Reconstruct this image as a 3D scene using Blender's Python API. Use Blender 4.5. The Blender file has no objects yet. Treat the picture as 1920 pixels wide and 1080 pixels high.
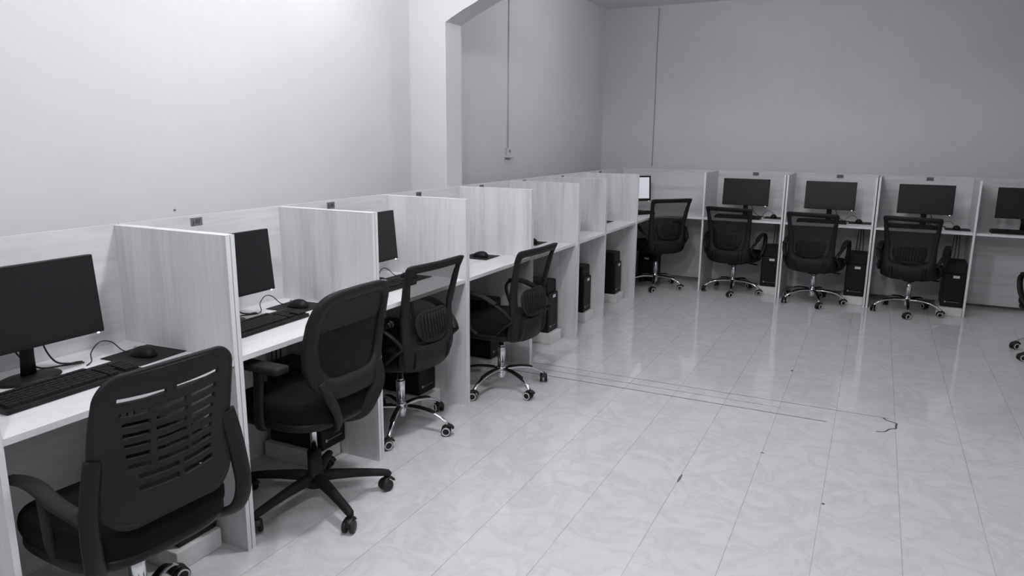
import bpy, bmesh, math, random
from mathutils import Vector, Matrix
C = bpy.context.scene.collection
sc = bpy.context.scene
rnd = random.Random(7)

# ---------------------------------------------------------------- camera
PITCH, YAW, ROLL, FPX = 0.2070, 0.4606, 0.0085, 1359.6
cd = bpy.data.cameras.new('camera'); cam = bpy.data.objects.new('camera', cd); C.objects.link(cam); sc.camera = cam
F = Vector((-math.sin(YAW)*math.cos(PITCH), math.cos(YAW)*math.cos(PITCH), -math.sin(PITCH)))
R = Vector((math.cos(YAW), math.sin(YAW), 0)); U = R.cross(F)
R2 = math.cos(ROLL)*R + math.sin(ROLL)*U; U2 = -math.sin(ROLL)*R + math.cos(ROLL)*U
M = Matrix((R2, U2, -F)).transposed().to_4x4(); M.translation = Vector((2.5667, -1.7973, 1.5449))
cam.matrix_world = M
cd.sensor_width = 36; cd.lens = FPX/1920*36; cd.clip_start = .05

# ---------------------------------------------------------------- world, view, lights
w = bpy.data.worlds.new('world'); sc.world = w; w.use_nodes = True
w.node_tree.nodes['Background'].inputs[0].default_value = (.8, .85, 1, 1)
w.node_tree.nodes['Background'].inputs[1].default_value = 0.0
sc.view_settings.view_transform = 'Standard'; sc.view_settings.look = 'None'
sc.view_settings.gamma = 1; sc.view_settings.exposure = 0.20; sc.view_settings.use_curve_mapping = False

def area(name, loc, size, size_y, power, rot=(0, 0, 0)):
    l = bpy.data.lights.new(name, 'AREA'); l.shape = 'RECTANGLE'; l.size = size; l.size_y = size_y; l.energy = power
    l.color = (.975, .985, 1)
    o = bpy.data.objects.new(name, l); C.objects.link(o); o.location = loc; o.rotation_euler = rot
    return o
LAMPS_AND_FILL = [((.20, 1.47, 2.70), 9), ((1.25, 0.55, 2.80), 62), ((2.1, -1.9, 2.80), 58), ((1.2, -0.6, 2.80), 5), ((2.0, 4.0, 2.82), 24), ((.8, 4.3, 2.84), 10)]  # first half inferred from cast shadows, second half added as unseen fill
for k, (lp, pw) in enumerate(LAMPS_AND_FILL):
    l = bpy.data.lights.new('lamp_or_fill_light', 'POINT'); l.energy = pw; l.shadow_soft_size = .09; l.color = (.97, .985, 1)
    o = bpy.data.objects.new('lamp_or_fill_light', l); C.objects.link(o); o.location = lp

# ---------------------------------------------------------------- materials
class NT:
    def __init__(s, name):
        s.m = bpy.data.materials.new(name); s.m.use_nodes = True; s.t = s.m.node_tree
        s.b = s.t.nodes['Principled BSDF']
    def n(s, typ, **kw):
        o = s.t.nodes.new(typ)
        for k, v in kw.items(): setattr(o, k, v)
        return o
    def l(s, a, b): s.t.links.new(a, b)
    def math(s, op, a, b=None, c=None):
        o = s.n('ShaderNodeMath', operation=op)
        for i, v in enumerate((a, b, c)):
            if v is None: continue
            if isinstance(v, (int, float)): o.inputs[i].default_value = v
            else: s.l(v, o.inputs[i])
        return o.outputs[0]
    def ramp(s, fac, stops):
        o = s.n('ShaderNodeValToRGB'); e = o.color_ramp.elements
        while len(e) < len(stops): e.new(.5)
        for i, (p, c) in enumerate(stops):
            e[i].position = p; e[i].color = (c, c, c*1.015, 1) if isinstance(c, float) else (*c, 1)
        s.l(fac, o.inputs[0]); return o.outputs[0]
    def noise(s, vec, scale, detail=4, rough=.55, dist=0):
        o = s.n('ShaderNodeTexNoise'); o.inputs['Scale'].default_value = scale; o.inputs['Detail'].default_value = detail
        o.inputs['Roughness'].default_value = rough; o.inputs['Distortion'].default_value = dist
        s.l(vec, o.inputs['Vector']); return o.outputs['Fac']
    def coord(s, scale=(1, 1, 1), rnd_obj=False):
        tc = s.n('ShaderNodeTexCoord'); mp = s.n('ShaderNodeMapping'); mp.inputs['Scale'].default_value = scale
        if rnd_obj:
            oi = s.n('ShaderNodeObjectInfo'); cx = s.n('ShaderNodeCombineXYZ')
            for i in range(3): s.l(s.math('MULTIPLY', oi.outputs['Random'], 37.0+i*11), cx.inputs[i])
            s.l(cx.outputs[0], mp.inputs['Location'])
        s.l(tc.outputs['Object'], mp.inputs['Vector']); return mp.outputs[0]
    def bump(s, h, strength, dist=.002):
        o = s.n('ShaderNodeBump'); o.inputs['Strength'].default_value = strength; o.inputs['Distance'].default_value = dist
        s.l(h, o.inputs['Height']); s.l(o.outputs[0], s.b.inputs['Normal'])

def plain(name, c, rough=.5, metal=0.0, emit=0.0, vary=.06, scale=60, spec=.5):
    t = NT(name); t.b.inputs['Roughness'].default_value = rough; t.b.inputs['Metallic'].default_value = metal
    t.b.inputs['Specular IOR Level'].default_value = spec
    v = t.noise(t.coord(), scale, 3)
    col = t.ramp(v, [(.3, tuple(x*(1-vary) for x in c)), (.7, tuple(x*(1+vary) for x in c))])
    t.l(col, t.b.inputs['Base Color'])
    if emit: t.l(col, t.b.inputs['Emission Color']); t.b.inputs['Emission Strength'].default_value = emit
    return t.m

def wood(name, sc3, lo=.53, hi=.74, rough=.42):
    t = NT(name); v = t.coord(sc3, True)
    g = t.noise(v, 1.0, 6, .62, .4)
    fine = t.noise(v, 5.0, 4, .6)
    mix = t.math('ADD', t.math('MULTIPLY', g, .72), t.math('MULTIPLY', fine, .28))
    col = t.ramp(mix, [(.32, lo), (.5, (lo+hi)/2+.03), (.66, hi)])
    t.l(col, t.b.inputs['Base Color']); t.b.inputs['Roughness'].default_value = rough
    t.bump(fine, .15, .0006)
    return t.m

MAT = {}
MAT['wood_v'] = wood('pale_oak_laminate_vertical', (14, 14, .9))
MAT['wood_h'] = wood('pale_oak_laminate_horizontal', (.9, 14, 14))
MAT['wood_top'] = wood('pale_oak_laminate_worktop', (1.2, 12, 12), .66, .80, .35)
MAT['edge'] = wood('pale_edge_banding', (9, 9, 1.0), .70, .82)
MAT['edge_h'] = wood('pale_edge_banding_horizontal', (1, 9, 9), .70, .82)
MAT['plastic'] = plain('black_plastic', (.0065, .0065, .0075), .48, spec=.25)
MAT['plastic_soft'] = plain('matte_black_plastic', (.0115, .0115, .0130), .62, spec=.25)
MAT['screen'] = plain('dark_screen', (.013, .013, .015), .35, spec=.25)
MAT['bezel'] = plain('monitor_bezel', (.006, .006, .007), .5, spec=.3)
MAT['chrome'] = plain('chrome', (.72, .73, .75), .12, 1.0, vary=.02)
MAT['rubber'] = plain('caster_rubber', (.010, .010, .011), .5, spec=.4)
MAT['ring'] = plain('white_caster_ring', (.62, .62, .64), .4)
MAT['case'] = plain('tower_case', (.006, .006, .0065), .42, spec=.25)
MAT['sticker'] = plain('pale_sticker', (.72, .72, .74), .5)
MAT['silver'] = plain('silver_trim', (.5, .5, .52), .3, .6)
MAT['white_block'] = plain('white_block', (.74, .74, .74), .7, vary=.1, scale=14)
MAT['label'] = plain('grey_number_label', (.16, .16, .165), .6)
MAT['ink'] = plain('label_ink', (.03, .03, .03), .6)
MAT['lit'] = plain('lit_white_screen', (.86, .88, .92), .4, emit=.22, vary=.01)
MAT['led'] = plain('indicator_light', (.9, .95, 1), .4, emit=3.0, vary=.01)
MAT['bulb'] = plain('lit_bulb', (1, 1, 1), .4, emit=6.0, vary=.01)
MAT['whiteplastic'] = plain('white_plastic', (.55, .55, .56), .5)
MAT['cable'] = plain('black_cable', (.014, .014, .015), .5)
MAT['cable_grey'] = plain('grey_cable', (.24, .24, .245), .6)
MAT['crack'] = plain('dark_crack', (.05, .05, .05), .8)

def fabric(name, c, alpha=0.0, sc=600):
    t = NT(name); v = t.coord(); f = t.noise(v, sc, 2)
    col = t.ramp(f, [(.3, tuple(x*.7 for x in c)), (.7, tuple(x*1.3 for x in c))]); t.l(col, t.b.inputs['Base Color'])
    t.b.inputs['Roughness'].default_value = .9; t.b.inputs['Specular IOR Level'].default_value = .2
    if alpha:
        tr = t.n('ShaderNodeBsdfTransparent'); mx = t.n('ShaderNodeMixShader'); mx.inputs[0].default_value = alpha
        out = [n for n in t.t.nodes if n.type == 'OUTPUT_MATERIAL'][0]
        t.l(t.b.outputs[0], mx.inputs[1]); t.l(tr.outputs[0], mx.inputs[2]); t.l(mx.outputs[0], out.inputs[0])
    return t.m
MAT['mesh'] = fabric('black_mesh_fabric', (.016, .016, .018), .28)
MAT['mesh_dense'] = fabric('dense_black_mesh_fabric', (.011, .011, .012), .03)
MAT['seat'] = fabric('black_seat_fabric', (.003, .003, .0034))

# painted walls: slight roller mottling
def paint(name, c):
    t = NT(name); v = t.coord(); n1 = t.noise(v, 2.2, 5, .6); n2 = t.noise(v, 90, 3)
    mix = t.math('ADD', t.math('MULTIPLY', n1, .8), t.math('MULTIPLY', n2, .2))
    col = t.ramp(mix, [(.3, c*.965), (.7, c*1.02)]); t.l(col, t.b.inputs['Base Color'])
    t.b.inputs['Roughness'].default_value = .75; t.bump(n2, .08, .001); return t.m
MAT['wall'] = paint('white_wall_paint', .63)
MAT['wall_grey'] = paint('grey_wall_paint', .62)
MAT['wall_far'] = paint('grey_far_wall_paint', .58)
MAT['ceil'] = paint('ceiling_paint', .74)

def floor_mat():
    t = NT('glossy_marbled_tiles'); tc = t.n('ShaderNodeTexCoord'); sp = t.n('ShaderNodeSeparateXYZ'); t.l(tc.outputs['Object'], sp.inputs[0])
    x, y = sp.outputs[0], sp.outputs[1]
    W = .3025; X0 = 1.281
    u = t.math('DIVIDE', t.math('SUBTRACT', x, X0), W)
    col_id = t.math('FLOOR', u)
    fu = t.math('SUBTRACT', u, col_id)
    du = t.math('MULTIPLY', t.math('MINIMUM', fu, t.math('SUBTRACT', 1.0, fu)), W)
    odd = t.math('MODULO', t.math('ADD', col_id, 100.0), 2.0)
    H = .605
    v = t.math('ADD', t.math('DIVIDE', t.math('SUBTRACT', y, 2.39), H), t.math('MULTIPLY', odd, .5))
    row = t.math('FLOOR', v); fv = t.math('SUBTRACT', v, row)
    dv = t.math('MULTIPLY', t.math('MINIMUM', fv, t.math('SUBTRACT', 1.0, fv)), H)
    # marbling, shifted per tile
    cx = t.n('ShaderNodeCombineXYZ')
    t.l(t.math('ADD', x, t.math('MULTIPLY', col_id, 3.17)), cx.inputs[0]); t.l(t.math('ADD', y, t.math('MULTIPLY', row, 5.31)), cx.inputs[1])
    t.l(t.math('MULTIPLY', t.math('ADD', col_id, row), 1.7), cx.inputs[2])
    mb = t.noise(cx.outputs[0], 4.5, 5, .6, 1.2)
    mb2 = t.noise(cx.outputs[0], 13, 4, .6, .8)
    vein = t.math('ABSOLUTE', t.math('SUBTRACT', mb, .5))
    tone = t.math('ADD', t.math('MULTIPLY', mb2, .5), t.math('MULTIPLY', t.math('MINIMUM', vein, .12), 3.4))
    base = t.ramp(tone, [(.22, .635), (.45, .69), (.7, .72)])
    # joints
    jn = t.noise(tc.outputs['Object'], 5.0, 3)
    jx = t.math('MULTIPLY', t.math('LESS_THAN', du, .0016), t.math('MULTIPLY', t.math('ADD', jn, .02), .72))
    jy = t.math('MULTIPLY', t.math('LESS_THAN', dv, .0010), .10)
    # the refilled strip under the arch: three dark lines across
    inx = t.math('MULTIPLY', t.math('GREATER_THAN', x, .3), t.math('LESS_THAN', x, 2.76))
    tot = t.math('MAXIMUM', jx, jy)
    for yl, wd, s, xm in ((2.392, .0046, 1.05, 2.45), (2.50, .0034, .85, 2.2), (2.607, .0036, .9, 2.76)):
        d = t.math('ABSOLUTE', t.math('SUBTRACT', y, yl))
        ln = t.math('MULTIPLY', t.math('LESS_THAN', d, wd), t.math('MULTIPLY', inx, t.math('LESS_THAN', x, xm)))
        tot = t.math('MAXIMUM', tot, t.math('MULTIPLY', ln, t.math('MULTIPLY', t.math('ADD', jn, .35), s)))
    for sx_, sy_, ra_, rb_ in ((1.889, 1.331, .006, .045), (2.499, 1.38, .007, .010), (2.182, 3.265, .008, .014), (2.19, 1.80, .010, .006)):
        ex = t.math('DIVIDE', t.math('SUBTRACT', x, sx_), ra_); ey = t.math('DIVIDE', t.math('SUBTRACT', y, sy_), rb_)
        dd = t.math('ADD', t.math('MULTIPLY', ex, ex), t.math('MULTIPLY', ey, ey))
        tot = t.math('MAXIMUM', tot, t.math('MULTIPLY', t.math('LESS_THAN', dd, 1.0), .85))
    mx = t.n('ShaderNodeMix', data_type='RGBA'); t.l(tot, mx.inputs[0]); t.l(base, mx.inputs[6]); mx.inputs[7].default_value = (.06, .06, .062, 1)
    t.l(mx.outputs[2], t.b.inputs['Base Color'])
    t.b.inputs['Roughness'].default_value = .10
    rn = t.noise(tc.outputs['Object'], 3.0, 3); t.l(t.math('ADD', t.math('MULTIPLY', rn, .08), .035), t.b.inputs['Roughness'])
    t.b.inputs['Specular IOR Level'].default_value = .62
    wv = t.noise(tc.outputs['Object'], 9, 2); t.bump(wv, .05, .003)
    return t.m
MAT['floor'] = floor_mat()

# ---------------------------------------------------------------- mesh helpers
def tag(o, label=None, cat=None, group=None, kind=None):
    if label: o['label'] = label
    if cat: o['category'] = cat
    if group: o['group'] = group
    if kind: o['kind'] = kind
    return o
def thing(name, label, cat, loc=(0, 0, 0), rz=0, group=None):
    o = bpy.data.objects.new(name, None); C.objects.link(o); o.location = loc; o.rotation_euler = (0, 0, rz); o.empty_display_size = .05
    return tag(o, label, cat, group)
def part(name, bm, mat, parent=None, smooth=False, mods=()):
    me = bpy.data.meshes.new(name)
    bmesh.ops.recalc_face_normals(bm, faces=bm.faces)
    if smooth:
        for f in bm.faces: f.smooth = True
    bm.to_mesh(me); bm.free()
    for m in (mat if isinstance(mat, (list, tuple)) else [mat]): me.materials.append(MAT[m])
    o = bpy.data.objects.new(name, me); C.objects.link(o); o.parent = parent
    for kind, kw in mods:
        md = o.modifiers.new(kind.lower(), kind)
        for k, v in kw.items(): setattr(md, k, v)
    return o
def copy_tree(o, parent=None):
    c = o.copy(); C.objects.link(c); c.parent = parent
    for ch in list(o.children): copy_tree(ch, c)
    return c
def relabel(o, label, cat=None, group=None):
    o['label'] = label
    if group: o['group'] = group
    elif 'group' in o and group is not None: del o['group']
    return o
def bx(bm, x0, x1, y0, y1, z0, z1, bev=0, seg=2, mat=0, mtx=None):
    r = bmesh.ops.create_cube(bm, size=1)
    vs = r['verts']
    for v in vs: v.co = Vector(((x0+x1)/2+v.co.x*(x1-x0), (y0+y1)/2+v.co.y*(y1-y0), (z0+z1)/2+v.co.z*(z1-z0)))
    fs = set(f for v in vs for f in v.link_faces)
    for f in fs: f.material_index = mat
    if bev:
        es = list(set(e for v in vs for e in v.link_edges))
        r2 = bmesh.ops.bevel(bm, geom=es, offset=bev, segments=seg, affect='EDGES', profile=.5)
        vs = list(set(v for f in r2['faces'] for v in f.verts) | set(v for v in vs if v.is_valid))
        for f in set(f for v in vs for f in v.link_faces): f.material_index = mat
    if mtx is not None: bmesh.ops.transform(bm, matrix=mtx, verts=[v for v in vs if v.is_valid])
    return vs
def tube(bm, pts, rad, seg=10, closed=False, flat=None, mat=0, cap=True):
    """swept tube; rad number or list; flat = (a,b) section scale along side/up"""
    P = [Vector(p) for p in pts]; n = len(P); rings = []
    up = Vector((0, 0, 1)); prev = None
    for i, p in enumerate(P):
        a = P[(i-1) % n] if (closed or i > 0) else p; b = P[(i+1) % n] if (closed or i < n-1) else p
        t = (b-a).normalized()
        if prev is None:
            s = t.cross(up)
            if s.length < .1: s = t.cross(Vector((0, 1, 0)))
        else: s = prev-t*prev.dot(t)
        s.normalize(); prev = s; u = s.cross(t)
        r = rad[i] if isinstance(rad, (list, tuple)) else rad
        fa, fb = flat or (1, 1)
        rings.append([bm.verts.new(p+s*math.cos(k*2*math.pi/seg)*r*fa+u*math.sin(k*2*math.pi/seg)*r*fb) for k in range(seg)])
    m = n if closed else n-1
    for i in range(m):
        A, B = rings[i], rings[(i+1) % n]
        for k in range(seg):
            f = bm.faces.new((A[k], A[(k+1) % seg], B[(k+1) % seg], B[k])); f.smooth = True; f.material_index = mat
    if not closed and cap:
        for rg in (rings[0], rings[-1]):
            f = bm.faces.new(rg); f.material_index = mat
def smoothpath(pts, sub=6, closed=False):
    P = [Vector(p) for p in pts]; n = len(P); out = []
    m = n if closed else n-1
    for i in range(m):
        p0 = P[(i-1) % n] if (closed or i > 0) else P[i]; p1 = P[i]; p2 = P[(i+1) % n]; p3 = P[(i+2) % n] if (closed or i+2 < n) else p2
        for k in range(sub):
            t = k/sub
            out.append(.5*((2*p1)+(p2-p0)*t+(2*p0-5*p1+4*p2-p3)*t*t+(3*p1-p0-3*p2+p3)*t**3))
    if not closed: out.append(P[-1])
    return out
def lathe(bm, prof, center=(0, 0, 0), seg=24, mtx=None, mat=0):
    rings = []; c = Vector(center); new = []
    for r, z in prof:
        rg = [bm.verts.new(c+Vector((r*math.cos(k*2*math.pi/seg), r*math.sin(k*2*math.pi/seg), z))) for k in range(seg)]
        rings.append(rg); new += rg
    for A, B in zip(rings, rings[1:]):
        for k in range(seg):
            f = bm.faces.new((A[k], A[(k+1) % seg], B[(k+1) % seg], B[k])); f.smooth = True; f.material_index = mat
    for rg in (rings[0], rings[-1]):
        f = bm.faces.new(rg); f.material_index = mat
    if mtx is not None: bmesh.ops.transform(bm, matrix=mtx, verts=new)
def prism(bm, poly, z0, z1, mat=0):
    a = [bm.verts.new((x, y, z0)) for x, y in poly]; b = [bm.verts.new((x, y, z1)) for x, y in poly]
    bm.faces.new(a); bm.faces.new(b)
    n = len(poly)
    for i in range(n): bm.faces.new((a[i], a[(i+1) % n], b[(i+1) % n], b[i]))

def NB(): return bmesh.new()

# ---------------------------------------------------------------- room shell
XW, XR, YB, YF, ZC = -.29, 4.72, -4.2, 6.235, 2.92
def slab(name, *b, mat='wall'):
    bm = NB(); bx(bm, *b); return tag(part(name, bm, mat), kind='structure')
slab('floor', XW-.15, XR+.15, YB-.15, YF+.15, -.12, 0, mat='floor')
slab('ceiling', XW-.15, XR+.15, YB-.15, YF+.15, ZC, ZC+.12, mat='ceil')
slab('wall_left', XW-.15, XW, YB, 2.42, 0, ZC)
slab('wall_left_far_room', XW-.15, XW, 2.58, YF, 0, ZC, mat='wall_grey')
slab('wall_far', XW-.15, XR+.15, YF, YF+.15, 0, ZC, mat='wall_far')
slab('wall_right', XR, XR+.15, YB, YF, 0, ZC)
slab('wall_back', XW-.15, XR+.15, YB-.15, YB, 0, ZC)
# arch wall between the two rooms: piers and a flattened arch, one solid
AX0, AX1 = -.0095, 4.40
def arch_z(x):
    t = min(x-AX0, AX1-x)
    ks = [(0, 2.257), (.06, 2.288), (.13, 2.322), (.20, 2.352), (.29, 2.392), (.40, 2.428), (.6, 2.462), (1.0, 2.49), (1.6, 2.505), (2.3, 2.51)]
    for (a, za), (b, zb) in zip(ks, ks[1:]):
        if t <= b: return za+(zb-za)*(t-a)/(b-a)
    return 2.51
bm = NB()
xs = [AX0+(AX1-AX0)*(1-math.cos(math.pi*i/64))/2 for i in range(65)]
def col4(pts):
    return [bm.verts.new(p) for p in pts]
Y0, Y1 = 2.40, 2.60
arc0 = [bm.verts.new((x, Y0, arch_z(x))) for x in xs]; arc1 = [bm.verts.new((x, Y1, arch_z(x))) for x in xs]
top0 = [bm.verts.new((x, Y0, ZC)) for x in xs]; top1 = [bm.verts.new((x, Y1, ZC)) for x in xs]
for i in range(64):
    bm.faces.new((arc0[i], arc0[i+1], arc1[i+1], arc1[i])).smooth = False
    bm.faces.new((arc0[i], arc0[i+1], top0[i+1], top0[i])); bm.faces.new((arc1[i], arc1[i+1], top1[i+1], top1[i]))
for xa, xb, ia in ((XW, AX0, 0), (AX1, XR, 64)):
    xi = AX0 if ia == 0 else AX1; xo = XW if ia == 0 else XR
    b0, b1 = bm.verts.new((xi, Y0, 0)), bm.verts.new((xi, Y1, 0)); o0, o1 = bm.verts.new((xo, Y0, 0)), bm.verts.new((xo, Y1, 0))
    t0, t1 = bm.verts.new((xo, Y0, ZC)), bm.verts.new((xo, Y1, ZC))
    bm.faces.new((b0, arc0[ia], arc1[ia], b1)); bm.faces.new((o0, b0, arc0[ia], top0[ia], t0)); bm.faces.new((o1, b1, arc1[ia], top1[ia], t1))
tag(part('wall_arch', bm, 'wall'), kind='structure')

# cracked tile end of the refilled strip
bm = NB()
tube(bm, smoothpath([(2.735, 2.60, .0005), (2.752, 2.572, .0005), (2.778, 2.558, .0005), (2.80, 2.545, .0005), (2.797, 2.50, .0005), (2.795, 2.462, .0005), (2.765, 2.438, .0005), (2.74, 2.385, .0005), (2.70, 2.37, .0005)], 3), .0045, 6, flat=(1, .25))
tag(part('floor_crack', bm, 'crack'), 'dark jagged crack in the floor tiles at the end of the straight joint lines', 'crack')

# ---------------------------------------------------------------- booths
ZT0, ZT1, HP = .732, .752, 1.2
TH = .018
def booth_root(row, s0, w, label, group):
    if row == 'L': return thing('computer_booth', label, 'booth', (0, s0, 0), math.pi/2, group)
    return thing('computer_booth', label, 'booth', (s0, 6.1935-.0176*s0, 0), -.0176, group)
def make_number(text, parent, x, z):
    bm = NB(); bx(bm, x-.030, x+.030, -.0016, 0, z-.017, z+.017)
    pl = part('number_label', bm, 'label', parent); pl['label'] = 'small grey number label'
    cu = bpy.data.curves.new('number_text', 'FONT'); cu.body = text; cu.size = .026; cu.extrude = .0004; cu.align_x = 'CENTER'; cu.align_y = 'CENTER'
    to = bpy.data.objects.new('number_text', cu); C.objects.link(to)
    dg = bpy.context.evaluated_depsgraph_get(); me = bpy.data.meshes.new_from_object(to.evaluated_get(dg))
    bpy.data.objects.remove(to)
    me.transform(Matrix.Translation((x, -.0024, z)) @ Matrix.Rotation(math.pi/2, 4, 'X'))
    me.materials.clear(); me.materials.append(MAT['ink'])
    t = bpy.data.objects.new('number_text', me); C.objects.link(t); t.parent = pl
def booth(row, s0, s1, dl, dr, label, group, left=True, right=True, num=None, numx=None, backz=0.0):
    s0 += .0015; s1 -= .0015
    if numx: numx -= .0015
    r = booth_root(row, s0, s1-s0, label, group); w = s1-s0
    dm = (dl+dr)/2
    for side, has, x0, x1, d in (('l', left, 0, TH, dl), ('r', right, w-TH, w, dr)):
        if not has: continue
        bm = NB(); bx(bm, x0+.0008, x1-.0008, -d+.0012, -.0002, 0, HP)
        sp = part('side_panel', bm, 'wood_v', r)
        bm = NB(); bx(bm, x0+.0004, x1-.0004, -d, -d+.0016, 0, HP)
        bx(bm, x0+.0004, x1-.0004, -d, -.0002, HP-.0006, HP+.0008)
        part('edge_band', bm, 'edge', sp)
    bm = NB(); bx(bm, 0, w, 0, .008, backz, HP+.004)
    bp = part('back_panel', bm, 'wood_h', r)
    a = TH if left else 0; b = w-TH if right else w
    bm = NB(); bx(bm, a+.0003, b-.0003, -dm+.006, -.0006, ZT0, ZT1)
    tt = part('tabletop', bm, 'wood_top', r)
    bm = NB(); bx(bm, a+.0003, b-.0003, -dm+.0045, -dm+.006, ZT0, ZT1); part('edge_band', bm, 'edge_h', tt)
    if num: make_number(num, bp, numx, 1.177)
    return r
LG = 'oak computer booths along the left wall'; FG = 'oak computer booths along the far wall'
PY = [-.818, 0.0, .853, 1.690, 2.560, 3.329, 4.036, 4.909]
PD = [.585, .583, .558, .558, .553, .588, .555, .570]
leftlabels = ['pale oak booth nearest the camera, behind the chair with the slotted plastic back',
 'pale oak booth holding the second monitor, behind the tall chair on a black base',
 'pale oak booth with the third monitor, just before the wall pier',
 'pale oak booth at the wall pier with a chrome-footed chair pushed in',
 'first pale oak booth past the wall pier, with no chair in it',
 'narrow pale oak booth with a black tower, sixth from the front along the left wall',
 'last pale oak booth on the left wall before the corner desk']
nums = ['J-07', 'J-08', 'J-09', 'J-10', 'J-11', 'J-12']
numy = [.355, 1.213, 2.044, 2.863, 3.583, 4.395]
for i in range(7):
    n = nums[i-1] if i > 0 else None; nx = numy[i-1]-PY[i] if i > 0 else None
    booth('L', PY[i], PY[i+1], PD[i], PD[i+1], leftlabels[i], LG, num=n, numx=nx)
FX = [1.036, 1.813, 2.597, 3.394, 4.17]
farlabels = ['pale oak booth next to the corner desk on the far wall', 'pale oak booth in the middle of the far wall, second from the corner desk',
 'pale oak booth on the far wall with the right-hand office chair squarely in front', 'empty-floored pale oak booth cut by the right edge of the photo']
fn = ['J-14', 'J-15', 'J-16', None]; fnx = [1.438, 2.24, 3.018, 0]
for i in range(4):
    booth('F', FX[i]+(.002 if i else 0), FX[i+1]-.002, .568, .568, farlabels[i], FG, left=(i < 3), right=True, num=fn[i], numx=fnx[i]-FX[i], backz=.028)

# corner desk: L shaped worktop with a rounded inner corner
cdk = thing('corner_desk', 'L-shaped pale oak corner desk with a rounded inner edge, between the two rows', 'desk', (0, 4.912, 0))
LY = 6.17-4.912
poly = [(.0005, 0), (.560, 0), (.560, .35)]
for k in range(1, 8):
    a = math.pi-k*math.pi/2/8
    poly.append((.56+.24+.24*math.cos(a), .35+.35*math.sin(a)))
poly += [(.80, .70), (1.026, .70), (1.026, LY), (.0005, LY)]
bm = NB(); prism(bm, poly, ZT0, ZT1); part('tabletop', bm, 'wood_top', cdk)
bm = NB(); bx(bm, -.014, 0, 0, LY+.014, 0, HP+.004)
part('back_panel', bm, 'wood_v', cdk)
bm = NB(); bx(bm, .0005, 1.035, LY+.0005, LY+.014, .028, HP+.004)
bp = part('back_panel', bm, 'wood_h', cdk)
bm = NB(); bx(bm, -.0004, .0012, .47, .53, 1.16, 1.194); part('number_label', bm, 'label', cdk)['label'] = 'small grey number label on the side against the left wall'

# ---------------------------------------------------------------- placing on the desks
def place(row, s, d, z=0.0, rot=0.0):
    """s along the row, d out from the back panel -> (location, heading); model front faces local -Y, right is +X"""
    if row == 'L': return (d, s, z), math.pi/2+rot
    return (s-.0176*d, 6.1935-.0176*s-d, z), -.0176+rot
def setp(o, row, s, d, z=0.0, rot=0.0):
    o.location, h = place(row, s, d, z, rot)[0], place(row, s, d, z, rot)[1]; o.rotation_euler = (0, 0, h); return o

# monitors
def make_monitor(lit=False, label=''):
    r = thing('monitor', label, 'monitor')
    tilt = Matrix.Translation((0, 0, .25)) @ Matrix.Rotation(math.radians(-5), 4, 'X') @ Matrix.Translation((0, 0, -.25))
    bm = NB(); bx(bm, -.226, .226, -.012, .014, .118, .386, .003, 2, mtx=tilt)
    bx(bm, -.15, .15, .012, .036, .17, .33, .008, 2, mtx=tilt)
    part('monitor_housing', bm, 'bezel', r)
    m_ = .013 if lit else 0
    bm = NB(); bx(bm, -.2195+m_, .2195-m_, -.0132, -.0118, .133+m_, .3795-m_*.8, mtx=tilt)
    s = part('screen', bm, 'lit' if lit else 'screen', r)
    bm = NB(); bx(bm, .198, .205, -.0150, -.0118, .1155, .1195, mtx=tilt)
    part('power_light', bm, 'led', r)
    bm = NB()
    tube(bm, [(0, .05, .012), (0, .046, .08), (0, .036, .20)], [.024, .021, .020], 12, flat=(1.1, .5))
    part('neck', bm, 'plastic', r)
    bm = NB(); lathe(bm, [(.001, 0), (.088, 0), (.090, .004), (.084, .010), (.04, .016), (.001, .017)], seg=36, mtx=Matrix.Translation((0, .045, 0)) @ Matrix.Diagonal((1.1, .72, 1, 1)))
    part('foot', bm, 'plastic', r)
    bm = NB()
    tube(bm, smoothpath([(.04, .04, .20), (.06, .055, .10), (.10, .07, .030), (.14, .06, .012), (.17, .065, .008), (.185, .055, .008)], 6), .0032, 6)
    tube(bm, smoothpath([(-.02, .05, .20), (-.02, .075, .10), (.05, .085, .02), (.13, .075, .006), (.185, .045, .006)], 6), .0030, 6)
    part('monitor_cable', bm, 'cable', r)
    return r
ZD = ZT1
MG = 'flat black monitors with dark screens'
mon = [('L', -.475, .20, 0, 'largest-looking black monitor at the left edge of the photo on the nearest desk'),
 ('L', .333, .20, 0, 'black monitor showing half behind the first tall partition from the camera'),
 ('L', 1.268, .20, 0, 'thin sliver of black monitor showing past the second tall partition on the left row'),
 ('F', 1.398, .275, 0, 'black monitor in the far wall booth next to the corner desk'),
 ('F', 2.188, .275, 0, 'black monitor in the middle far wall booth, second from the corner'),
 ('F', 2.995, .275, 0, 'black monitor above the rightmost complete chair on the far wall'),
 ('F', 3.765, .30, 0, 'black monitor cut off by the right edge of the photo')]
m0 = make_monitor()
for i, (row, s, d, rot, lab) in enumerate(mon):
    o = m0 if i == 0 else copy_tree(m0)
    o['label'] = lab; o['group'] = MG; setp(o, row, s, d, ZD+.0002, rot)
ml = make_monitor(True, 'monitor with a lit white screen on the corner desk, half hidden by the last partition')
ml.location = (.235, 5.735, ZD+.0002); ml.rotation_euler = (0, 0, math.radians(42))

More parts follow.
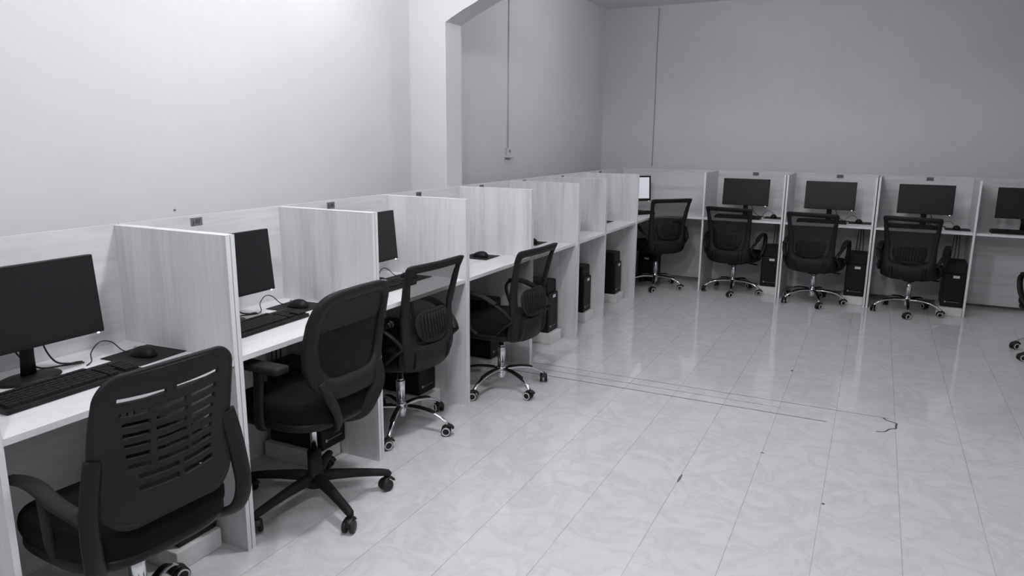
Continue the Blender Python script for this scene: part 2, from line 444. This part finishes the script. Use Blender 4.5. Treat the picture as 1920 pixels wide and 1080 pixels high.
# keyboards
def make_keyboard():
    r = thing('keyboard', '', 'keyboard')
    bm = NB(); vs = bx(bm, -.222, .222, -.072, .072, 0, .016, .004, 2)
    for v in bm.verts:
        if v.co.z > .008: v.co.z += .006*(v.co.y+.07)/.14
    part('keyboard_body', bm, 'plastic', r)
    bm = NB()
    rows = [(.052, 15), (.026, 14), (.007, 13), (-.012, 12), (-.031, 12), (-.050, 8)]
    for yy, n in rows:
        x0, x1 = -.212, .10; wd = (x1-x0)/n
        for k in range(n):
            bx(bm, x0+k*wd+.0012, x0+(k+1)*wd-.0012, yy-.008, yy+.008, .014, .0245+.006*(yy+.07)/.14)
    for yy, n in rows[1:]:
        for k in range(3 if yy > -.02 else 2): bx(bm, .108+k*.017, .123+k*.017, yy-.008, yy+.008, .014, .0245+.006*(yy+.07)/.14)
        for k in range(3): bx(bm, .164+k*.017, .179+k*.017, yy-.008, yy+.008, .014, .0245+.006*(yy+.07)/.14)
    part('keys', bm, 'plastic_soft', r)
    bm = NB(); tube(bm, smoothpath([(.02, .07, .010), (.05, .080, .006), (.12, .084, .006), (.17, .078, .006)], 6), .0026, 6)
    part('keyboard_cable', bm, 'cable', r)
    return r
kb = [('L', -.475, .345, .02, 'black keyboard on the nearest desk at the left edge of the photo'),
 ('L', .375, .312, .03, 'black keyboard half hidden behind the first tall partition'),
 ('L', 1.21, .312, -.02, 'black keyboard in the third booth, seen between partition and chair'),
 ('F', 1.36, .425, 0, 'black keyboard in the far booth next to the corner desk'),
 ('F', 2.14, .392, .02, 'black keyboard below the middle monitor on the far wall'),
 ('F', 2.90, .42, 0, 'black keyboard behind the rightmost complete chair on the far wall'),
 ('F', 3.73, .418, 0, 'black keyboard under the monitor cut by the right edge of the photo')]
k0 = make_keyboard()
for i, (row, s, d, rot, lab) in enumerate(kb):
    o = k0 if i == 0 else copy_tree(k0); o['label'] = lab; o['group'] = 'black keyboards on the desks'; setp(o, row, s, d, ZD+.0002, rot)
o = copy_tree(k0); o['label'] = 'black keyboard on the corner desk in front of the lit screen'; o.location = (.345, 5.55, ZD+.0002); o.rotation_euler = (0, 0, math.radians(60))

# mouse pads and mice
def make_pad():
    bm = NB(); bx(bm, -.10, .10, -.10, .10, 0, .003, .0012, 1); return part('mouse_pad', bm, 'plastic_soft')
def make_mouse():
    r = thing('mouse', '', 'mouse')
    bm = NB(); bmesh.ops.create_uvsphere(bm, u_segments=20, v_segments=12, radius=1)
    for v in bm.verts:
        x, y, z = v.co; z = max(z, -.1)
        v.co = Vector((x*.031*(1-.12*y), y*.056, (z+.1)*.034*(1-.25*y)))
    part('mouse_body', bm, 'plastic', r, True)
    bm = NB(); lathe(bm, [(.001, -.003), (.009, -.003), (.009, .003), (.001, .003)], seg=14, mtx=Matrix.Translation((0, .030, .026)) @ Matrix.Rotation(math.pi/2, 4, 'Y'))
    part('scroll_wheel', bm, 'silver', r)
    bm = NB(); tube(bm, smoothpath([(0, .055, .008), (-.004, .09, .012), (-.02, .12, .045), (-.06, .13, .055), (-.10, .13, .028), (-.12, .11, .004), (-.14, .10, .001), (-.155, .095, .0)], 6), .0022, 6)
    part('mouse_cable', bm, 'cable', r)
    return r
pads = [('L', -.125, .245, .06, 'right of the nearest keyboard, before the first partition'), ('L', .715, .20, .05, 'behind the tall chair on a black base'),
 ('L', 1.548, .25, 0, 'in the third booth behind the top of a chair'), ('L', 2.385, .25, .02, 'in the booth that crosses the wall pier'), ('L', 3.13, .27, 0, 'in the first booth past the wall pier'),
 ('L', 3.885, .25, 0, 'just peeping out in the narrow sixth booth'), ('L', 4.735, .26, 0, 'in the last left booth before the corner desk'),
 ('F', 1.69, .23, 0, 'in the far booth next to the corner desk'), ('F', 2.47, .26, 0, 'in the middle booth of the far wall'), ('F', 3.268, .34, 0, 'right of the rightmost complete chair on the far wall')]
p0 = make_pad(); ms = make_mouse()
for i, (row, s, d, rot, where) in enumerate(pads):
    o = p0 if i == 0 else copy_tree(p0); tag(o, 'thin black mouse pad '+where, 'mouse pad', 'black mouse pads'); setp(o, row, s, d, ZD+.0002, rot)
    o = ms if i == 0 else copy_tree(ms); tag(o, 'black wired mouse on the pad '+where, 'mouse', 'black mice'); setp(o, row, s-.01, d+.01, ZD+.0034, rot+.1)

# towers and their white blocks
def make_tower():
    r = thing('computer_tower', '', 'computer')
    bm = NB(); bx(bm, -.085, .085, .022, .32, 0, .395, .004, 2); part('case', bm, 'case', r)
    bm = NB(); bx(bm, -.087, .087, 0, .024, 0, .30, .009, 3); f = part('front_bezel', bm, 'plastic', r)
    bm = NB(); bx(bm, -.012, .038, -.0016, 0, .262, .284); s = part('sticker', bm, 'sticker', f); s['label'] = 'small white rectangular sticker'
    bm = NB(); bx(bm, -.080, .080, .016, .024, .30, .390, .003, 1)
    for k in range(2): bx(bm, -.072, .072, .0145, .018, .318+k*.036, .342+k*.036)
    part('drive_bay', bm, 'plastic_soft', r)
    bm = NB(); lathe(bm, [(.001, -.0015), (.008, -.0015), (.008, .0015), (.001, .0015)], seg=16, mtx=Matrix.Translation((-.052, -.001, .045)) @ Matrix.Rotation(math.pi/2, 4, 'X'))
    bx(bm, -.04, .06, -.0012, .0005, .043, .0445)
    part('power_button', bm, 'silver', f)
    bm = NB()
    for k in range(3): tube(bm, smoothpath([(-.05+k*.04, .32, .05+.1*k), (-.06+k*.03, .336, .12+.1*k), (-.03+k*.03, .338, .40), (-.02+k*.02, .336, .62)], 6), .0035, 6)
    part('rear_cables', bm, 'cable', r)
    return r
tw = [('L', -.125, .45, 'in the booth nearest the camera, half under the slotted chair', .468), ('L', .740, .36, 'behind the foot of the tall black-based chair', .325),
 ('L', 1.583, .346, 'in the third booth behind a chrome-footed chair', .38), ('L', 2.392, .38, 'below the chair at the wall pier', .40),
 ('L', 3.178, .452, 'in the first booth past the wall pier', .487), ('L', 3.915, .452, 'in the narrow sixth booth', .487), ('L', 4.745, .452, 'in the last left booth before the corner desk', .48),
 ('F', 1.705, .395, 'in the far booth next to the corner desk', .42), ('F', 2.486, .46, 'in the middle booth of the far wall', .485), ('F', 3.284, .53, 'in the far booth behind the rightmost complete chair', .56)]
t0 = make_tower()
def make_block():
    bm = NB(); bx(bm, -.10, .10, 0, .30, 0, .078, .004, 2)
    return part('white_block', bm, 'white_block')
b0 = make_block()
for i, (row, s, d, where, db) in enumerate(tw):
    o = t0 if i == 0 else copy_tree(t0); tag(o, 'black computer tower '+where, 'computer', 'black computer towers on white blocks'); setp(o, row, s, d, .0785, 0)
    # the front stands at distance d; model depth runs toward the back panel
    o = b0 if i == 0 else copy_tree(b0); tag(o, 'white block under the tower '+where, 'block', 'white blocks under the towers'); setp(o, row, s-.013, db, 0, 0)
o = copy_tree(t0); tag(o, 'black computer tower on the floor under the corner desk', 'computer'); del o['group']; o.location = (.405, 5.822, .001); o.rotation_euler = (0, 0, 0); o.scale = (1, 1, .92)

# ---------------------------------------------------------------- office chairs (face local +X)
def leg_chrome(r0=.285):
    bm = NB()
    p = smoothpath([(.02, 0, .118), (.10, 0, .122), (.18, 0, .112), (.235, 0, .092), (.268, 0, .072), (r0-.003, 0, .060)], 4)
    n = len(p); tube(bm, p, [.017-.006*i/n for i in range(n)], 10, flat=(1, .62)); return bm
def leg_pad():
    bm = NB(); p = smoothpath([(.045, 0, .1305), (.10, 0, .1325), (.17, 0, .1250), (.205, 0, .1150)], 4)
    tube(bm, p, .0125, 8, flat=(1, .35)); return bm
def leg_nylon(r0=.31):
    bm = NB(); p = [(.015, 0, .115), (.08, 0, .112), (.16, 0, .104), (.24, 0, .092), (.285, 0, .084), (.312, 0, .078), (.322, 0, .070)]
    tube(bm, p, [.030, .028, .024, .021, .020, .018, .012], 12, flat=(.95, .8)); 
    tube(bm, [(r0-.002, 0, .085), (r0-.002, 0, .058)], .011, 10)
    return bm
def caster_parts(parent, r0, ang, ring=True):
    # small root-less pieces placed in leg space; swivelled by ang about the stem
    piv = Matrix.Translation((r0, 0, 0)) @ Matrix.Rotation(ang, 4, 'Z')
    bm = NB()
    # hood
    hood = smoothpath([(-.030, 0, .030), (-.024, 0, .046), (-.004, 0, .057), (.016, 0, .052), (.026, 0, .040)], 3)
    vs0 = len(bm.verts)
    tube(bm, hood, .012, 8, flat=(1.6, .5))
    tube(bm, [(0, 0, .050), (0, 0, .068)], .006, 8)
    for sgn in (-1, 1):
        lathe(bm, [(.001, -.009), (.021, -.009), (.0265, -.006), (.0265, .006), (.021, .009), (.001, .009)], seg=20, mtx=Matrix.Translation((-.012, sgn*.0155, .0268)) @ Matrix.Rotation(math.pi/2, 4, 'X'))
    bmesh.ops.transform(bm, matrix=piv, verts=bm.verts)
    part('caster', bm, 'rubber', parent)
    if ring:
        for sgn in (-1, 1):
            bm = NB()
            cpts = [(-.012+.0195*math.cos(a*math.pi/10), sgn*.0248, .0268+.0195*math.sin(a*math.pi/10)) for a in range(20)]
            tube(bm, cpts, .0030, 6, closed=True)
            bmesh.ops.transform(bm, matrix=piv, verts=bm.verts)
            part('wheel_ring', bm, 'ring', parent)['label'] = 'white ring on the caster'
def superseat(bm, w, d, zc, h, x0, n=3.2, rings=7, seg=40, crown=.012, bow=.0):
    """cushion: superellipse plan with rounded edge"""
    prof = []
    for k in range(rings+1):
        a = -math.pi/2+math.pi*k/rings; prof.append((1-.10*(1-math.cos(a)), math.sin(a)))
    rg = []
    for s, zz in prof:
        ring = []
        for q in range(seg):
            t = q*2*math.pi/seg; cx = abs(math.cos(t))**(2/n)*math.copysign(1, math.cos(t)); cy = abs(math.sin(t))**(2/n)*math.copysign(1, math.sin(t))
            x = x0+cx*d/2*s; y = cy*w/2*s
            z = zc+zz*h/2 - (.02*max(0, cx)**3) + bow*cy*cy
            ring.append(bm.verts.new((x, y, z)))
        rg.append(ring)
    for A, B in zip(rg, rg[1:]):
        for q in range(seg):
            f = bm.faces.new((A[q], A[(q+1) % seg], B[(q+1) % seg], B[q])); f.smooth = True
    for ring, sg in ((rg[0], -1), (rg[-1], 1)):
        c = bm.verts.new((x0, 0, ring[0].co.z*0+zc+sg*h/2+(crown if sg > 0 else -.004)))
        inner = []
        for v in ring: inner.append(bm.verts.new(v.co.lerp(c.co, .5)+Vector((0, 0, sg*crown*.5))))
        for q in range(seg):
            f = bm.faces.new((ring[q], ring[(q+1) % seg], inner[(q+1) % seg], inner[q])); f.smooth = True
            f = bm.faces.new((inner[q], inner[(q+1) % seg], c)); f.smooth = True

def contour(n, hw_top, hw_mid, hw_bot, z0, z1, rc_top, rc_bot, crown=0.0):
    """closed outline in (y, z), n points, corners rounded by superellipse blending"""
    out = []
    for i in range(n):
        t = i*2*math.pi/n
        c, s = math.cos(t), math.sin(t)
        e = rc_top if s > 0 else rc_bot
        cy = abs(c)**e*math.copysign(1, c); cz = abs(s)**e*math.copysign(1, s)
        v = (cz+1)/2
        hw = (hw_bot*(1-v)*(1-2*v)+hw_mid*4*v*(1-v)+hw_top*v*(2*v-1))
        z = z0+(z1-z0)*v
        out.append((cy*hw, z+crown*(1-cy*cy)*(1 if s > 0 else 0), v))
    return out
def backx(z, prof):
    for (a, xa), (b, xb) in zip(prof, prof[1:]):
        if z <= b or (b, xb) == prof[-1]:
            t = (z-a)/(b-a); t = max(-.5, min(1.3, t)); return xa+(xb-xa)*t
def smoothprof(prof):
    P = smoothpath([(z, x, 0) for z, x in prof], 8); return [(p.x, p.y) for p in P]
def band(bm, outer, inner, S, th):
    n = len(outer); L = []
    for i in range(n):
        o = outer[i]; q = inner[i]; cells = []
        for t, off in ((0, -.5), (0, .5), (.5, .62), (1, .5), (1, -.5), (.5, -.62)):
            y = o[0]+(q[0]-o[0])*t; z = o[1]+(q[1]-o[1])*t
            cells.append(bm.verts.new(Vector(S(y, z))+Vector((off*th, 0, 0))))
        L.append(cells)
    for i in range(n):
        A, B = L[i], L[(i+1) % n]
        for k in range(6):
            f = bm.faces.new((A[k], A[(k+1) % 6], B[(k+1) % 6], B[k])); f.smooth = True
def sheet(bm, outline, S, rings=8):
    n = len(outline); cy = 0; cz = sum(o[1] for o in outline)/n
    L = []
    for r in range(rings):
        t = 1-r/rings
        L.append([bm.verts.new(S(cy+(o[0]-cy)*t, cz+(o[1]-cz)*t)) for o in outline])
    c = bm.verts.new(S(cy, cz))
    for A, B in zip(L, L[1:]):
        for i in range(n):
            f = bm.faces.new((A[i], A[(i+1) % n], B[(i+1) % n], B[i])); f.smooth = True
    for i in range(n):
        f = bm.faces.new((L[-1][i], L[-1][(i+1) % n], c)); f.smooth = True

def make_base(r, up, legangles, nylon=False):
    R0 = .31 if nylon else .285
    for k, a in enumerate(legangles):
        bm = leg_nylon(R0) if nylon else leg_chrome(R0)
        lg = part('leg', bm, 'plastic_soft' if nylon else 'chrome', r, False); lg.rotation_euler = (0, 0, a)
        if not nylon:
            part('foot_pad', leg_pad(), 'plastic', lg)
        sw = [2.3, .4, -1.9, 2.9, 1.0][k % 5]
        caster_parts(lg, R0, sw, ring=not nylon)
    bm = NB()
    if nylon:
        lathe(bm, [(.001, .075), (.040, .075), (.043, .09), (.043, .125), (.034, .138), (.030, .145), (.029, .235), (.001, .236)], seg=28)
        part('column_sleeve', bm, 'plastic_soft', r)
        bm = NB(); lathe(bm, [(.001, .236), (.0145, .236), (.0145, .40+up), (.001, .40+up)], seg=20); part('gas_lift', bm, 'chrome', r)
    else:
        lathe(bm, [(.001, .062), (.022, .062), (.024, .07), (.030, .098), (.030, .135), (.024, .142), (.001, .143)], seg=28)
        part('hub', bm, 'chrome', r)
        bm = NB(); lathe(bm, [(.001, .14), (.0245, .14), (.0245, .262), (.022, .266), (.001, .267)], seg=24)
        part('column_sleeve', bm, 'chrome', r)
        bm = NB(); lathe(bm, [(.001, .267), (.018, .267), (.018, .276), (.014, .277), (.014, .40+up), (.001, .40+up)], seg=20); part('gas_lift', bm, 'chrome', r)

def make_mesh_chair(up, legangles, label, arms=True, wide=1.0):
    r = thing('office_chair', label, 'chair')
    make_base(r, up, legangles)
    Z = up
    bm = NB(); bx(bm, -.10, .10, -.075, .075, .375+Z, .405+Z, .008, 2); bx(bm, -.055, .055, -.045, .045, .345+Z, .38+Z, .008, 2)
    tube(bm, [(.02, -.06, .375+Z), (.03, -.16, .368+Z), (.03, -.195, .366+Z)], .006, 8); tube(bm, [(.03, -.195, .366+Z), (.03, -.230, .364+Z)], .011, 8, flat=(1.4, .6))
    part('tilt_mechanism', bm, 'plastic', r)
    # seat: moulded shell and plump cushion
    bm = NB(); superseat(bm, .485, .46, .418+Z, .045, .015, crown=-.002); st = part('seat', bm, 'plastic', r)
    bm = NB(); superseat(bm, .49, .475, .458+Z, .082, .020, crown=.014, bow=.006); part('cushion', bm, 'seat', st)
    # backrest
    prof = smoothprof([(.38, -.205), (.48, -.228), (.56, -.225), (.66, -.213), (.76, -.220), (.86, -.243), (.94, -.272)])
    prof = [(z+Z, x) for z, x in prof]
    def S(y, z): return (backx(z, prof)+.95*y*y*(.35+.65*max(0, min(1, (.98+Z-z)/.45))), y, z)
    n = 88
    out = contour(n, .236, .206, .236, .385+Z, .945+Z, .10, .50)
    inn = contour(n, .204, .166, .170, .52+Z, .905+Z, .13, .50)
    bm = NB(); band(bm, out, inn, S, .020)
    # lower shell filling the band's bottom toward the seat
    part('backrest_frame', bm, 'plastic_soft', r)
    bm = NB(); sheet(bm, contour(n, .209, .171, .176, .512+Z, .912+Z, .13, .50), lambda y, z: (S(y, z)[0]+.004, y, z))
    part('mesh_panel', bm, 'mesh', r)
    # lumbar plate with upright ribs
    Sl = lambda y, z: (backx(z, prof)+.95*y*y*.8-.012, y, z)
    bm = NB(); sheet(bm, contour(48, .125, .135, .10, .53+Z, .70+Z, .45, .6), Sl, 4)
    for k in range(-4, 5):
        y = k*.0235
        tube(bm, [(Sl(y, z)[0]-.005, y, z) for z in (.56+Z, .60+Z, .64+Z, .68+Z)], .0042, 6)
    part('lumbar_support', bm, 'plastic_soft', r, mods=[('SOLIDIFY', dict(thickness=.006, offset=0))])
    # lower back shell
    bm = NB(); sheet(bm, contour(48, .205, .222, .205, .385+Z, .56+Z, .4, .5), lambda y, z: (backx(z, prof)+.95*y*y*.9+.012, y, z), 4)
    part('lower_back_cover', bm, 'plastic', r, mods=[('SOLIDIFY', dict(thickness=.016, offset=0))])
    for s in (-1, 1):
        bm = NB()
        tube(bm, smoothpath([(-.06, s*.10, .395+Z), (-.15, s*.12, .385+Z), (-.212, s*.13, .42+Z), (-.222, s*.135, .50+Z)], 5), .012, 8, flat=(1.4, .8))
        part('back_bracket', bm, 'plastic', r)
    if arms:
        for s in (-1, 1):
            bm = NB(); y = s*.262
            pth = smoothpath([(-.205, s*.225, .535+Z), (-.165, s*.247, .585+Z), (-.10, y, .630+Z), (-.02, y, .662+Z), (.06, y, .668+Z), (.115, y, .645+Z), (.125, y, .60+Z), (.10, y, .53+Z), (.06, s*.250, .465+Z), (.02, s*.235, .432+Z)], 4)
            tube(bm, pth, .013, 10, flat=(1.5, .75))
            tube(bm, smoothpath([(-.205, s*.225, .535+Z), (-.165, s*.240, .500+Z), (-.11, s*.240, .452+Z)], 4), .012, 10, flat=(1.4, .8))
            ar = part('armrest', bm, 'plastic', r)
            bm = NB(); tube(bm, smoothpath([(-.12, y, .628+Z), (-.04, y, .664+Z), (.04, y, .679+Z), (.10, y, .668+Z)], 4), .012, 10, flat=(2.0, .7)); part('arm_pad', bm, 'plastic_soft', ar)
    return r

def make_tall_chair(up, legangles, label):
    """taller chair on a black nylon base with a broad framed mesh back"""
    r = thing('office_chair', label, 'chair'); Z = up
    make_base(r, up, legangles, nylon=True)
    bm = NB(); bx(bm, -.12, .10, -.08, .08, .37+Z, .405+Z, .008, 2); bx(bm, -.06, .06, -.05, .05, .335+Z, .375+Z, .008, 2)
    part('tilt_mechanism', bm, 'plastic', r)
    bm = NB(); superseat(bm, .49, .47, .415+Z, .045, .02, crown=-.002); st = part('seat', bm, 'plastic', r)
    bm = NB(); superseat(bm, .50, .485, .460+Z, .088, .022, crown=.014, bow=.008); part('cushion', bm, 'seat', st)
    prof = smoothprof([(.36, -.17), (.44, -.225), (.54, -.235), (.64, -.222), (.76, -.228), (.88, -.255), (.97, -.285)])
    prof = [(z+Z, x) for z, x in prof]
    def S(y, z): return (backx(z, prof)+.8*y*y*(.4+.6*max(0, min(1, (1.0+Z-z)/.45))), y, z)
    n = 96
    out = contour(n, .205, .240, .185, .520+Z, .945+Z, .26, .40, crown=.012)
    inn = contour(n, .172, .190, .150, .600+Z, .908+Z, .28, .34, crown=.008)
    bm = NB(); band(bm, out, inn, S, .026); part('backrest_frame', bm, 'plastic_soft', r)
    bm = NB(); sheet(bm, contour(n, .178, .196, .156, .592+Z, .914+Z, .28, .34, crown=.008), lambda y, z: (S(y, z)[0]+.004, y, z))
    part('mesh_panel', bm, 'mesh_dense', r)
    bm = NB(); sheet(bm, contour(60, .170, .180, .186, .80+Z, .905+Z, .22, .3), lambda y, z: (S(y, z)[0]-.003, y, z), 4)
    part('top_mesh_band', bm, 'plastic_soft', r)
    for s in (-1, 1):   # broad uprights from the frame's foot to under the seat
        bm = NB()
        tube(bm, smoothpath([(S(s*.165, .60+Z)[0], s*.165, .60+Z), (-.232, s*.150, .53+Z), (-.228, s*.110, .46+Z), (-.20, s*.075, .40+Z), (-.13, s*.055, .372+Z), (-.06, s*.05, .370+Z)], 5), .022, 10, flat=(1.5, .7))
        part('back_bracket', bm, 'plastic_soft', r)
    for s in (-1, 1):
        bm = NB(); tube(bm, smoothpath([(.02, s*.20, .405+Z), (.015, s*.265, .41+Z), (.01, s*.280, .47+Z), (0, s*.280, .60+Z), (0, s*.280, .655+Z)], 5), .014, 10, flat=(1.7, .8))
        ar = part('armrest', bm, 'plastic', r)
        bm = NB(); bx(bm, -.13, .13, s*.280-.036, s*.280+.036, .652+Z, .682+Z, .012, 3); part('arm_pad', bm, 'plastic_soft', ar)
    bm = NB(); tube(bm, [(-.235, -.222, .735+Z), (-.230, -.245, .735+Z)], .010, 10); tube(bm, [(-.230, -.243, .735+Z), (-.230, -.256, .735+Z)], .014, 12)
    part('adjusting_knob', bm, 'plastic', r)
    return r

def make_slotted_chair(up, legangles, label):
    """chair with a one-piece plastic back pierced by rows of slots"""
    r = thing('office_chair', label, 'chair'); Z = up
    make_base(r, up, legangles)
    bm = NB(); bx(bm, -.11, .10, -.08, .08, .372+Z, .405+Z, .008, 2); bx(bm, -.055, .055, -.045, .045, .34+Z, .378+Z, .008, 2)
    part('tilt_mechanism', bm, 'plastic', r)
    bm = NB(); superseat(bm, .49, .47, .415+Z, .045, .02, crown=-.002); st = part('seat', bm, 'plastic', r)
    bm = NB(); superseat(bm, .50, .485, .460+Z, .090, .022, crown=.014, bow=.008); part('cushion', bm, 'seat', st)
    prof = smoothprof([(.30, -.205), (.38, -.232), (.46, -.240), (.56, -.232), (.68, -.222), (.80, -.236), (.93, -.262)])
    prof = [(z+Z, x) for z, x in prof]
    def S(y, z): return (backx(z, prof)+.75*y*y*(.5+.5*max(0, min(1, (1.0+Z-z)/.45))), y, z)
    z0, z1 = .525+Z, .955+Z
    def hw(z):
        v = (z-z0)/(z1-z0); return .196+.016*math.sin(math.pi*min(1, v*1.0))+.004*v
    # rounded outline grid: columns by y-fraction, rows by z
    NR = 216; zs = [z0+(z1-z0)*i/NR for i in range(NR+1)]; NYc = 110
    rows_slot = []
    top = z1-.095
    bm = NB(); V = {}
    def lim(z):
        e = 1.0
        rt, rb = .055, .07
        h = hw(z)
        if z > z1-rt: d = (z-(z1-rt))/rt; h -= rt*(1-math.sqrt(max(0, 1-d*d)))
        if z < z0+rb: d = ((z0+rb)-z)/rb; h -= rb*(1-math.sqrt(max(0, 1-d*d)))
        return h
    for i, z in enumerate(zs):
        for j in range(NYc+1):
            y = (j/NYc*2-1)*lim(z); tt_ = (z-z0)/(z1-z0); V[i, j] = bm.verts.new(S(y, z+.011*(y/.15)**2*math.sin(math.pi*tt_)**.5))
    slots = []   # (zc, half height, list of (y0,y1))
    zt = z1-.072
    slots.append((zt, .0075, [(-.155, -.012), (.018, .155)]))
    for k in range(1, 9):
        zc = zt-.012-k*.0315
        lean = .020*k/8
        segs = [(-.150+.002*k, -.058-.004*k+lean), (-.046-.004*k+lean, .050-.004*k+lean), (.064-.003*k+lean, .148-.004*k)]
        if k > 6: segs = [(-.135, -.05+lean), (-.035+lean, .10)]
        slots.append((zc, .0078, segs))
    for i in range(NR):
        zc = (zs[i]+zs[i+1])/2
        for j in range(NYc):
            yc = ((j+.5)/NYc*2-1)*lim(zc)
            hole = False
            for z_, h_, segs in slots:
                zz = z_
                if abs(zc-zz) < h_ and any(a < yc < b for a, b in segs): hole = True; break
            if hole: continue
            f = bm.faces.new((V[i, j], V[i, j+1], V[i+1, j+1], V[i+1, j])); f.smooth = True
    for v in [v for v in bm.verts if not v.link_faces]: bm.verts.remove(v)
    part('slotted_back', bm, 'plastic_soft', r, mods=[('SOLIDIFY', dict(thickness=.011, offset=0))])
    # raised rim
    rim = []
    zz = [z0+(z1-z0)*(1-math.cos(math.pi*i/40))/2 for i in range(41)]
    for z in zz: rim.append(Vector(S(lim(z)-.002, z)))
    for z in reversed(zz): rim.append(Vector(S(-lim(z)+.002, z)))
    pts = [p for i, p in enumerate(rim) if (p-rim[i-1]).length > .004]
    bm = NB(); tube(bm, pts, .010, 8, closed=True, flat=(.8, 1.0)); part('back_rim', bm, 'plastic_soft', r)
    # side straps running from the back down to the seat
    for s in (-1, 1):
        bm = NB(); tube(bm, smoothpath([(S(s*.20, .74+Z)[0], s*.205, .74+Z), (-.205, s*.222, .67+Z), (-.208, s*.236, .58+Z), (-.215, s*.240, .48+Z), (-.195, s*.222, .41+Z), (-.13, s*.18, .385+Z), (-.05, s*.12, .385+Z)], 5), .019, 10, flat=(.6, 1.5))
        part('side_strap', bm, 'plastic', r)
        bm = NB(); y = s*.256
        tube(bm, smoothpath([(-.205, s*.236, .575+Z), (-.17, s*.246, .595+Z), (-.10, y, .615+Z), (-.02, y, .640+Z), (.05, y, .642+Z), (.115, y, .630+Z)], 5), .016, 10, flat=(1.7, .8))
        tube(bm, smoothpath([(-.03, y, .632+Z), (-.035, y, .56+Z), (-.03, s*.250, .47+Z), (.0, s*.225, .41+Z)], 5), .013, 10, flat=(1.5, .8))
        part('armrest', bm, 'plastic_soft', r)
    return r

def angs(a0, head): return [math.radians(a0+72*k-head) for k in range(5)]
def put(o, x, y, head): o.location = (x, y, 0); o.rotation_euler = (0, 0, math.radians(head))
OG = 'black office chairs with chrome feet and mesh backs'
put(make_slotted_chair(-.02, angs(121, 177), 'nearest office chair, one-piece black plastic back with rows of slots'), .650, -.512, 177)
put(make_tall_chair(.02, angs(-24, 180), 'tall office chair with broad dense mesh back on an all-black plastic base'), .548, .398, 180)
chairs = [(.400, 1.240, 176, -68, -.01, 'mesh-back chair in the third booth, chrome feet, next behind the tall black-based chair'),
 (.585, 2.058, 176, -98, -.035, 'mesh-back chair at the wall pier seen side-on, seat hidden behind a partition'),
 (.587, 5.563, 137, -78, .0, 'mesh-back chair turned toward the corner desk'),
 (1.351, 5.718, 80, -83, -.065, 'mesh-back chair in the far booth next to the corner desk, turned to the right'),
 (2.120, 5.585, 80, -72, -.065, 'mesh-back chair in front of the middle far booth'),
 (2.925, 5.557, 80, -90, -.055, 'mesh-back chair squarely facing the third far booth'),
 (3.862, 4.45, 112, 0, -.06, 'chair at the right edge of the photo with only an arm loop in view')]
for x, y, h, a0, up, lab in chairs:
    c = make_mesh_chair(up, angs(a0, h), lab); c['group'] = OG; put(c, x, y, h)

# ---------------------------------------------------------------- small wall items
cn = thing('wall_switch', 'white switch box on the wall past the arch, at the foot of a thin conduit', 'switch', (XW, 3.85, 1.36))
bm = NB(); bx(bm, .0005, .035, -.05, .05, 0, .016, .003, 1); bx(bm, .0005, .022, -.035, .035, .014, .085, .004, 2); part('switch_box', bm, 'whiteplastic', cn)
bm = NB(); bx(bm, .021, .026, -.004, .004, .045, .065, .001, 1); part('toggle', bm, 'plastic', cn)
bm = NB(); tube(bm, [(XW+.007, 3.85, 1.447), (XW+.007, 3.852, 2.1), (XW+.007, 3.85, ZC)], .005, 8)
tag(part('wall_conduit', bm, 'wall_grey'), 'thin vertical conduit running up the left wall above the switch box', 'conduit')
bm = NB(); tube(bm, smoothpath([(.311, YF-.004, 1.23), (.313, YF-.004, 1.8), (.308, YF-.004, 2.4), (.312, YF-.004, 2.89)], 4), .0038, 8)
tag(part('wall_cable', bm, 'cable_grey'), 'thin dark cable running up the far wall near the room corner', 'cable')
bm = NB(); lathe(bm, [(.001, 0), (.006, 0), (.005, .003), (.001, .004)], seg=14, mtx=Matrix.Translation((XW, .484, 1.2)) @ Matrix.Rotation(math.pi/2, 4, 'Y'))
tag(part('wall_screw', bm, 'label'), 'tiny dark screw in the white wall just above the first booths', 'screw')

# unseen fixtures above the frame, for the inferred lamps and the added fill
for (x, y, z), pw in LAMPS_AND_FILL:
    t = thing('lamp_or_fill', 'unseen lamp above the frame, from a set of inferred lamps and added fill', 'lamp', (x, y, ZC), 0, 'unseen inferred lamps and added fill lights')
    bm = NB(); lathe(bm, [(.001, -.028), (.055, -.028), (.06, -.02), (.06, 0), (.001, 0)], seg=24); part('unseen_holder', bm, 'whiteplastic', t)
    bm = NB(); tube(bm, [(0, 0, -.02), (0, 0, z-ZC+.10)], .006, 8); lathe(bm, [(.001, 0), (.018, 0), (.014, .04), (.001, .04)], center=(0, 0, z-ZC+.095), seg=16); part('unseen_socket', bm, 'whiteplastic', t)
